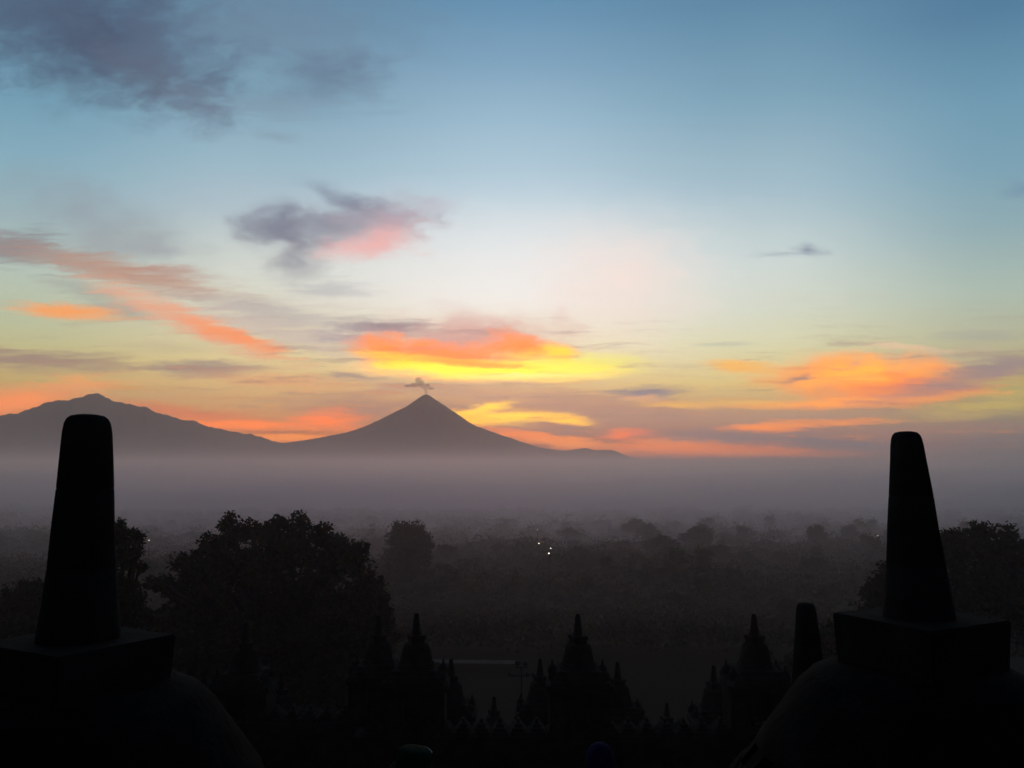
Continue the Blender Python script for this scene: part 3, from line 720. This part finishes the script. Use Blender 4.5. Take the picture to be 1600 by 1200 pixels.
# ------------------------------------------------------------------ people at the foot of the frame
def skin_obj(name, chains, m_, parent, root=0, sub=2):
    """chains: list of [(x,y,z,r), ...]; identical points merge, so limbs join in one surface"""
    V, E, Rr, idx = [], [], [], {}
    for ch in chains:
        prev = None
        for (x, y, z, r) in ch:
            key = (round(x, 4), round(y, 4), round(z, 4))
            if key not in idx: idx[key] = len(V); V.append((x, y, z)); Rr.append(r)
            i = idx[key]
            if prev is not None and prev != i: E.append((prev, i))
            prev = i
    me = bpy.data.meshes.new(name); me.from_pydata(V, E, []); o = link(name, me, m_, parent)
    o.modifiers.new('skin', 'SKIN').use_smooth_shade = True
    for i, r in enumerate(Rr):
        me.skin_vertices[0].data[i].radius = (r, r) if not isinstance(r, tuple) else r
        me.skin_vertices[0].data[i].use_root = (i == root)
    o.modifiers.new('sub', 'SUBSURF').levels = sub; o.modifiers['sub'].render_levels = sub
    return o
def make_person(label, loc, rz, H, head_kind, cloth):
    t = thing('person', label, 'person', loc, rz); k = H / 1.65
    def q(x, y, z, r): return (x * k, y * k, z * k, (r[0] * k, r[1] * k) if isinstance(r, tuple) else r * k)
    pel = q(0, 0, .93, (.15, .11)); wai = q(0, 0, 1.08, (.13, .095)); che = q(0, 0, 1.26, (.155, .11)); nec0 = q(0, 0, 1.38, (.09, .07)); nec = q(0, .005, 1.43, .052)
    chains = [[pel, wai, che, nec0, nec, q(0, .0, 1.50, (.07, .085)), q(0, 0, 1.575, (.078, .095)), q(0, 0, 1.625, (.05, .06))]]
    chains.append([q(0, 0, 1.50, (.07, .085)), q(0, -.095, 1.525, .012)])          # nose
    for s in (-1, 1):
        chains.append([pel, q(s * .09, 0, .86, .085), q(s * .1, -.01, .48, .055), q(s * .1, .01, .3, .052), q(s * .1, .01, .09, .035), q(s * .1, -.13, .03, .03)])
        wr = q(s * .2, -.24, 1.02, .024); pm = q(s * .19, -.31, 1.04, (.036, .018))
        chains.append([che, q(s * .17, 0, 1.35, .052), q(s * .24, .02, 1.1, .038), wr, pm])
        for f in range(4):
            fx = s * (.165 + .017 * f); chains.append([pm, q(fx, -.345, 1.045, .0095), q(fx, -.375 - .004 * (f in (1, 2)), 1.035, .0085), q(fx, -.392, 1.012, .0075)])
        chains.append([pm, q(s * .155, -.30, 1.055, .011), q(s * .135, -.33, 1.05, .009)])
        chains.append([q(0, 0, 1.50, (.07, .085)), q(s * .078, .01, 1.5, .013)])     # ears
    skin_obj('body', chains, M['skin'], t)
    ch = [[q(0, 0, .76, (.185, .14)), q(0, 0, .9, (.18, .135)), q(0, 0, 1.08, (.155, .12)), q(0, 0, 1.27, (.175, .13)), q(0, 0, 1.40, (.095, .08)), q(0, 0, 1.45, (.066, .066))]]
    for s in (-1, 1): ch.append([q(0, 0, 1.27, (.175, .13)), q(s * .175, 0, 1.355, .068), q(s * .245, .02, 1.1, .052), q(s * .203, -.215, 1.025, .038)])
    skin_obj('jacket', ch, cloth, t)
    ch = []
    for s in (-1, 1): ch.append([q(0, 0, .93, (.12, .105)), q(s * .095, 0, .85, .1), q(s * .1, -.01, .48, .072), q(s * .1, .01, .12, .056)])
    skin_obj('trousers', ch, M['trousers'], t)
    for s in (-1, 1):
        bm = bmesh.new(); r_ = bmesh.ops.create_uvsphere(bm, u_segments=16, v_segments=10, radius=1)
        for v in bm.verts: v.co = Vector((s * .1 * k + v.co.x * .05, -.06 * k + v.co.y * .14, max(.0, .045 + v.co.z * .05)))
        bmo('shoe', bm, M['hair'], t, True)
        bm = bmesh.new(); bmesh.ops.create_uvsphere(bm, u_segments=10, v_segments=8, radius=.012)
        for v in bm.verts: v.co += Vector((s * .032 * k, -.083 * k, 1.545 * k))
        bmo('eye', bm, M['rim_glint'], t, True)
    if head_kind == 'scarf':
        bm = bmesh.new(); n = 28
        prof = [(.215, .13, 1.27), (.2, .14, 1.33), (.125, .125, 1.41), (.108, .122, 1.48), (.106, .122, 1.55), (.096, .112, 1.61), (.07, .085, 1.655), (.035, .045, 1.677), (.003, .003, 1.682)]
        rings = []
        for (rx, ry, z) in prof:
            ring = []
            for i in range(n):
                a = 2 * math.pi * i / n; f = 1 + .05 * math.sin(5 * a + z * 9) * (1.6 - z) * 3
                face = 1 - .28 * max(0, -math.sin(a)) ** 6 * (1 if 1.44 < z < 1.6 else 0)
                ring.append(bm.verts.new((rx * math.cos(a) * f * k, (ry * math.sin(a) * f * face + .01) * k, z * k)))
            rings.append(ring)
        for a, b in zip(rings, rings[1:]):
            for i in range(n): bm.faces.new((a[i], a[(i + 1) % n], b[(i + 1) % n], b[i]))
        bmo('headscarf', bm, M['blue'], t, True)
    else:
        ch = [[q(0, .02, 1.49, (.082, .09)), q(0, .01, 1.57, (.09, .105)), q(0, .01, 1.62, (.06, .07))]]
        skin_obj('hair', ch, M['hair'], t)
        tilt = Matrix.Translation((0, 0, 1.60 * k)) @ Matrix.Rotation(R(-9), 4, 'Y') @ Matrix.Translation((0, 0, -1.60 * k))
        bm = bmesh.new(); lathe(bm, [(.165, 1.545), (.135, 1.585), (.118, 1.60), (.115, 1.645), (.109, 1.685), (.095, 1.698), (.04, 1.703), (.001, 1.704)], 40)
        for v in bm.verts: v.co = tilt @ (v.co * k)
        h_ = bmo('hat', bm, cloth, t, True)
        bm = bmesh.new(); tube(bm, [(.108 * math.cos(a), .108 * math.sin(a), 1.688) for a in np.linspace(math.pi * 1.1, math.pi * 1.62, 16)], [.002] + [.005] * 14 + [.002], 6)  # thin pale strip added as a painted highlight along the hat's far rim
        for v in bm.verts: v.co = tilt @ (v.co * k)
        bmo('rim_glint', bm, M['rim_glint'], h_, True)
    return t
d1 = 5.75; p1 = at(646, 1169, d1)
make_person('person in a dark green hat with a painted pale glint on its rim, seen from behind at the bottom edge', (p1.x, d1, T1), R(170), (p1.z - T1) / 1.704 * 1.65, 'hat', M['green'])
d2 = 6.1; p2 = at(937, 1160, d2)
make_person('person in a dark blue headscarf, only the crown of the head in view', (p2.x, d2, T1), R(185), (p2.z - T1) / 1.682 * 1.65, 'scarf', M['jacket'])

# ------------------------------------------------------------------ air
def air(name, x0, x1, y0, y1, z0, z1, colr, dens, aniso, label):
    bm = bmesh.new(); box(bm, x0, x1, y0, y1, z0, z1); o = bmo(name, bm, None)
    m = bpy.data.materials.new(name + ' air'); m.use_nodes = True; t = m.node_tree; t.nodes.clear()
    pv = t.nodes.new('ShaderNodeVolumePrincipled'); pv.inputs['Color'].default_value = (*colr, 1); pv.inputs['Density'].default_value = dens; pv.inputs['Anisotropy'].default_value = aniso
    t.links.new(pv.outputs[0], t.nodes.new('ShaderNodeOutputMaterial').inputs['Volume']); o.data.materials.append(m)
    o['kind'] = 'stuff'; o['label'] = label
    return o
air('haze', -32000, 32000, -3000, 35000, -62, 2700, (.86, .84, 1), HAZE_SIG, .88, 'thin dawn haze between the temple and the mountains')
air('mist', -16000, 16000, -600, 16000, -1, CAMZ + 28, (.98, .88, 1), 5.5e-4, .8, 'thin layer of valley mist over the plain')
# banks lying on the plain: the thin one starts over the near wood, the thick one swallows its far edge
def bank(ys, top, dens, seed, label):
    bm = bmesh.new(); rows = []
    xs = [-1, -.7] + [i / 24 - .5 for i in range(25)] + [.7, 1]
    for y, zt in zip(ys, top):
        row = []
        for xx in xs:
            x = xx * (y + 500) * 1.9
            n = mnoise.noise(Vector((xx * 11, y * .006, seed)))
            yy = y + n * 30 * (y < 2000)
            row.append((bm.verts.new((x, yy, zt * (1 + .26 * n * (y < 900)))), bm.verts.new((x, yy, -.7 - seed * .01))))
        rows.append(row)
    for r0, r1 in zip(rows, rows[1:]):
        for a0, a1, b0, b1 in zip(r0, r0[1:], r1, r1[1:]):
            bm.faces.new((a0[0], a1[0], b1[0], b0[0])); bm.faces.new((a0[1], b0[1], b1[1], a1[1]))
        for e in (0, -1): bm.faces.new((r0[e][0], r1[e][0], r1[e][1], r0[e][1]))
    for rw in (rows[0], rows[-1]):
        for a0, a1 in zip(rw, rw[1:]): bm.faces.new((a0[0], a0[1], a1[1], a1[0]))
    mb = bmo('mist', bm, None); mb['kind'] = 'stuff'; mb['label'] = label
    m = bpy.data.materials.new('mist bank air'); m.use_nodes = True; t = m.node_tree; t.nodes.clear()
    pv = t.nodes.new('ShaderNodeVolumePrincipled'); pv.inputs['Color'].default_value = (.98, .88, 1, 1); pv.inputs['Density'].default_value = dens; pv.inputs['Anisotropy'].default_value = .8
    t.links.new(pv.outputs[0], t.nodes.new('ShaderNodeOutputMaterial').inputs['Volume']); mb.data.materials.append(m)
bank([300, 335, 368, 400, 445, 500, 570, 660, 780, 950, 1300, 1800, 2400, 3000], [2, 5.5, 8.5, 12, 15, 19, 23, 27, 30, 32, 33, 34, 32, 20], 9.5e-3, 2, 'thick mist bank lying on the plain beyond the trees')
bank([215, 260, 310, 360, 420, 500, 600, 720, 900, 1200, 1800, 2400, 2900], [3, 9, 15, 19, 22, 25, 28, 30, 31, 32, 33, 30, 18], 3.2e-3, 5, 'thin mist hanging between the trees of the wood')
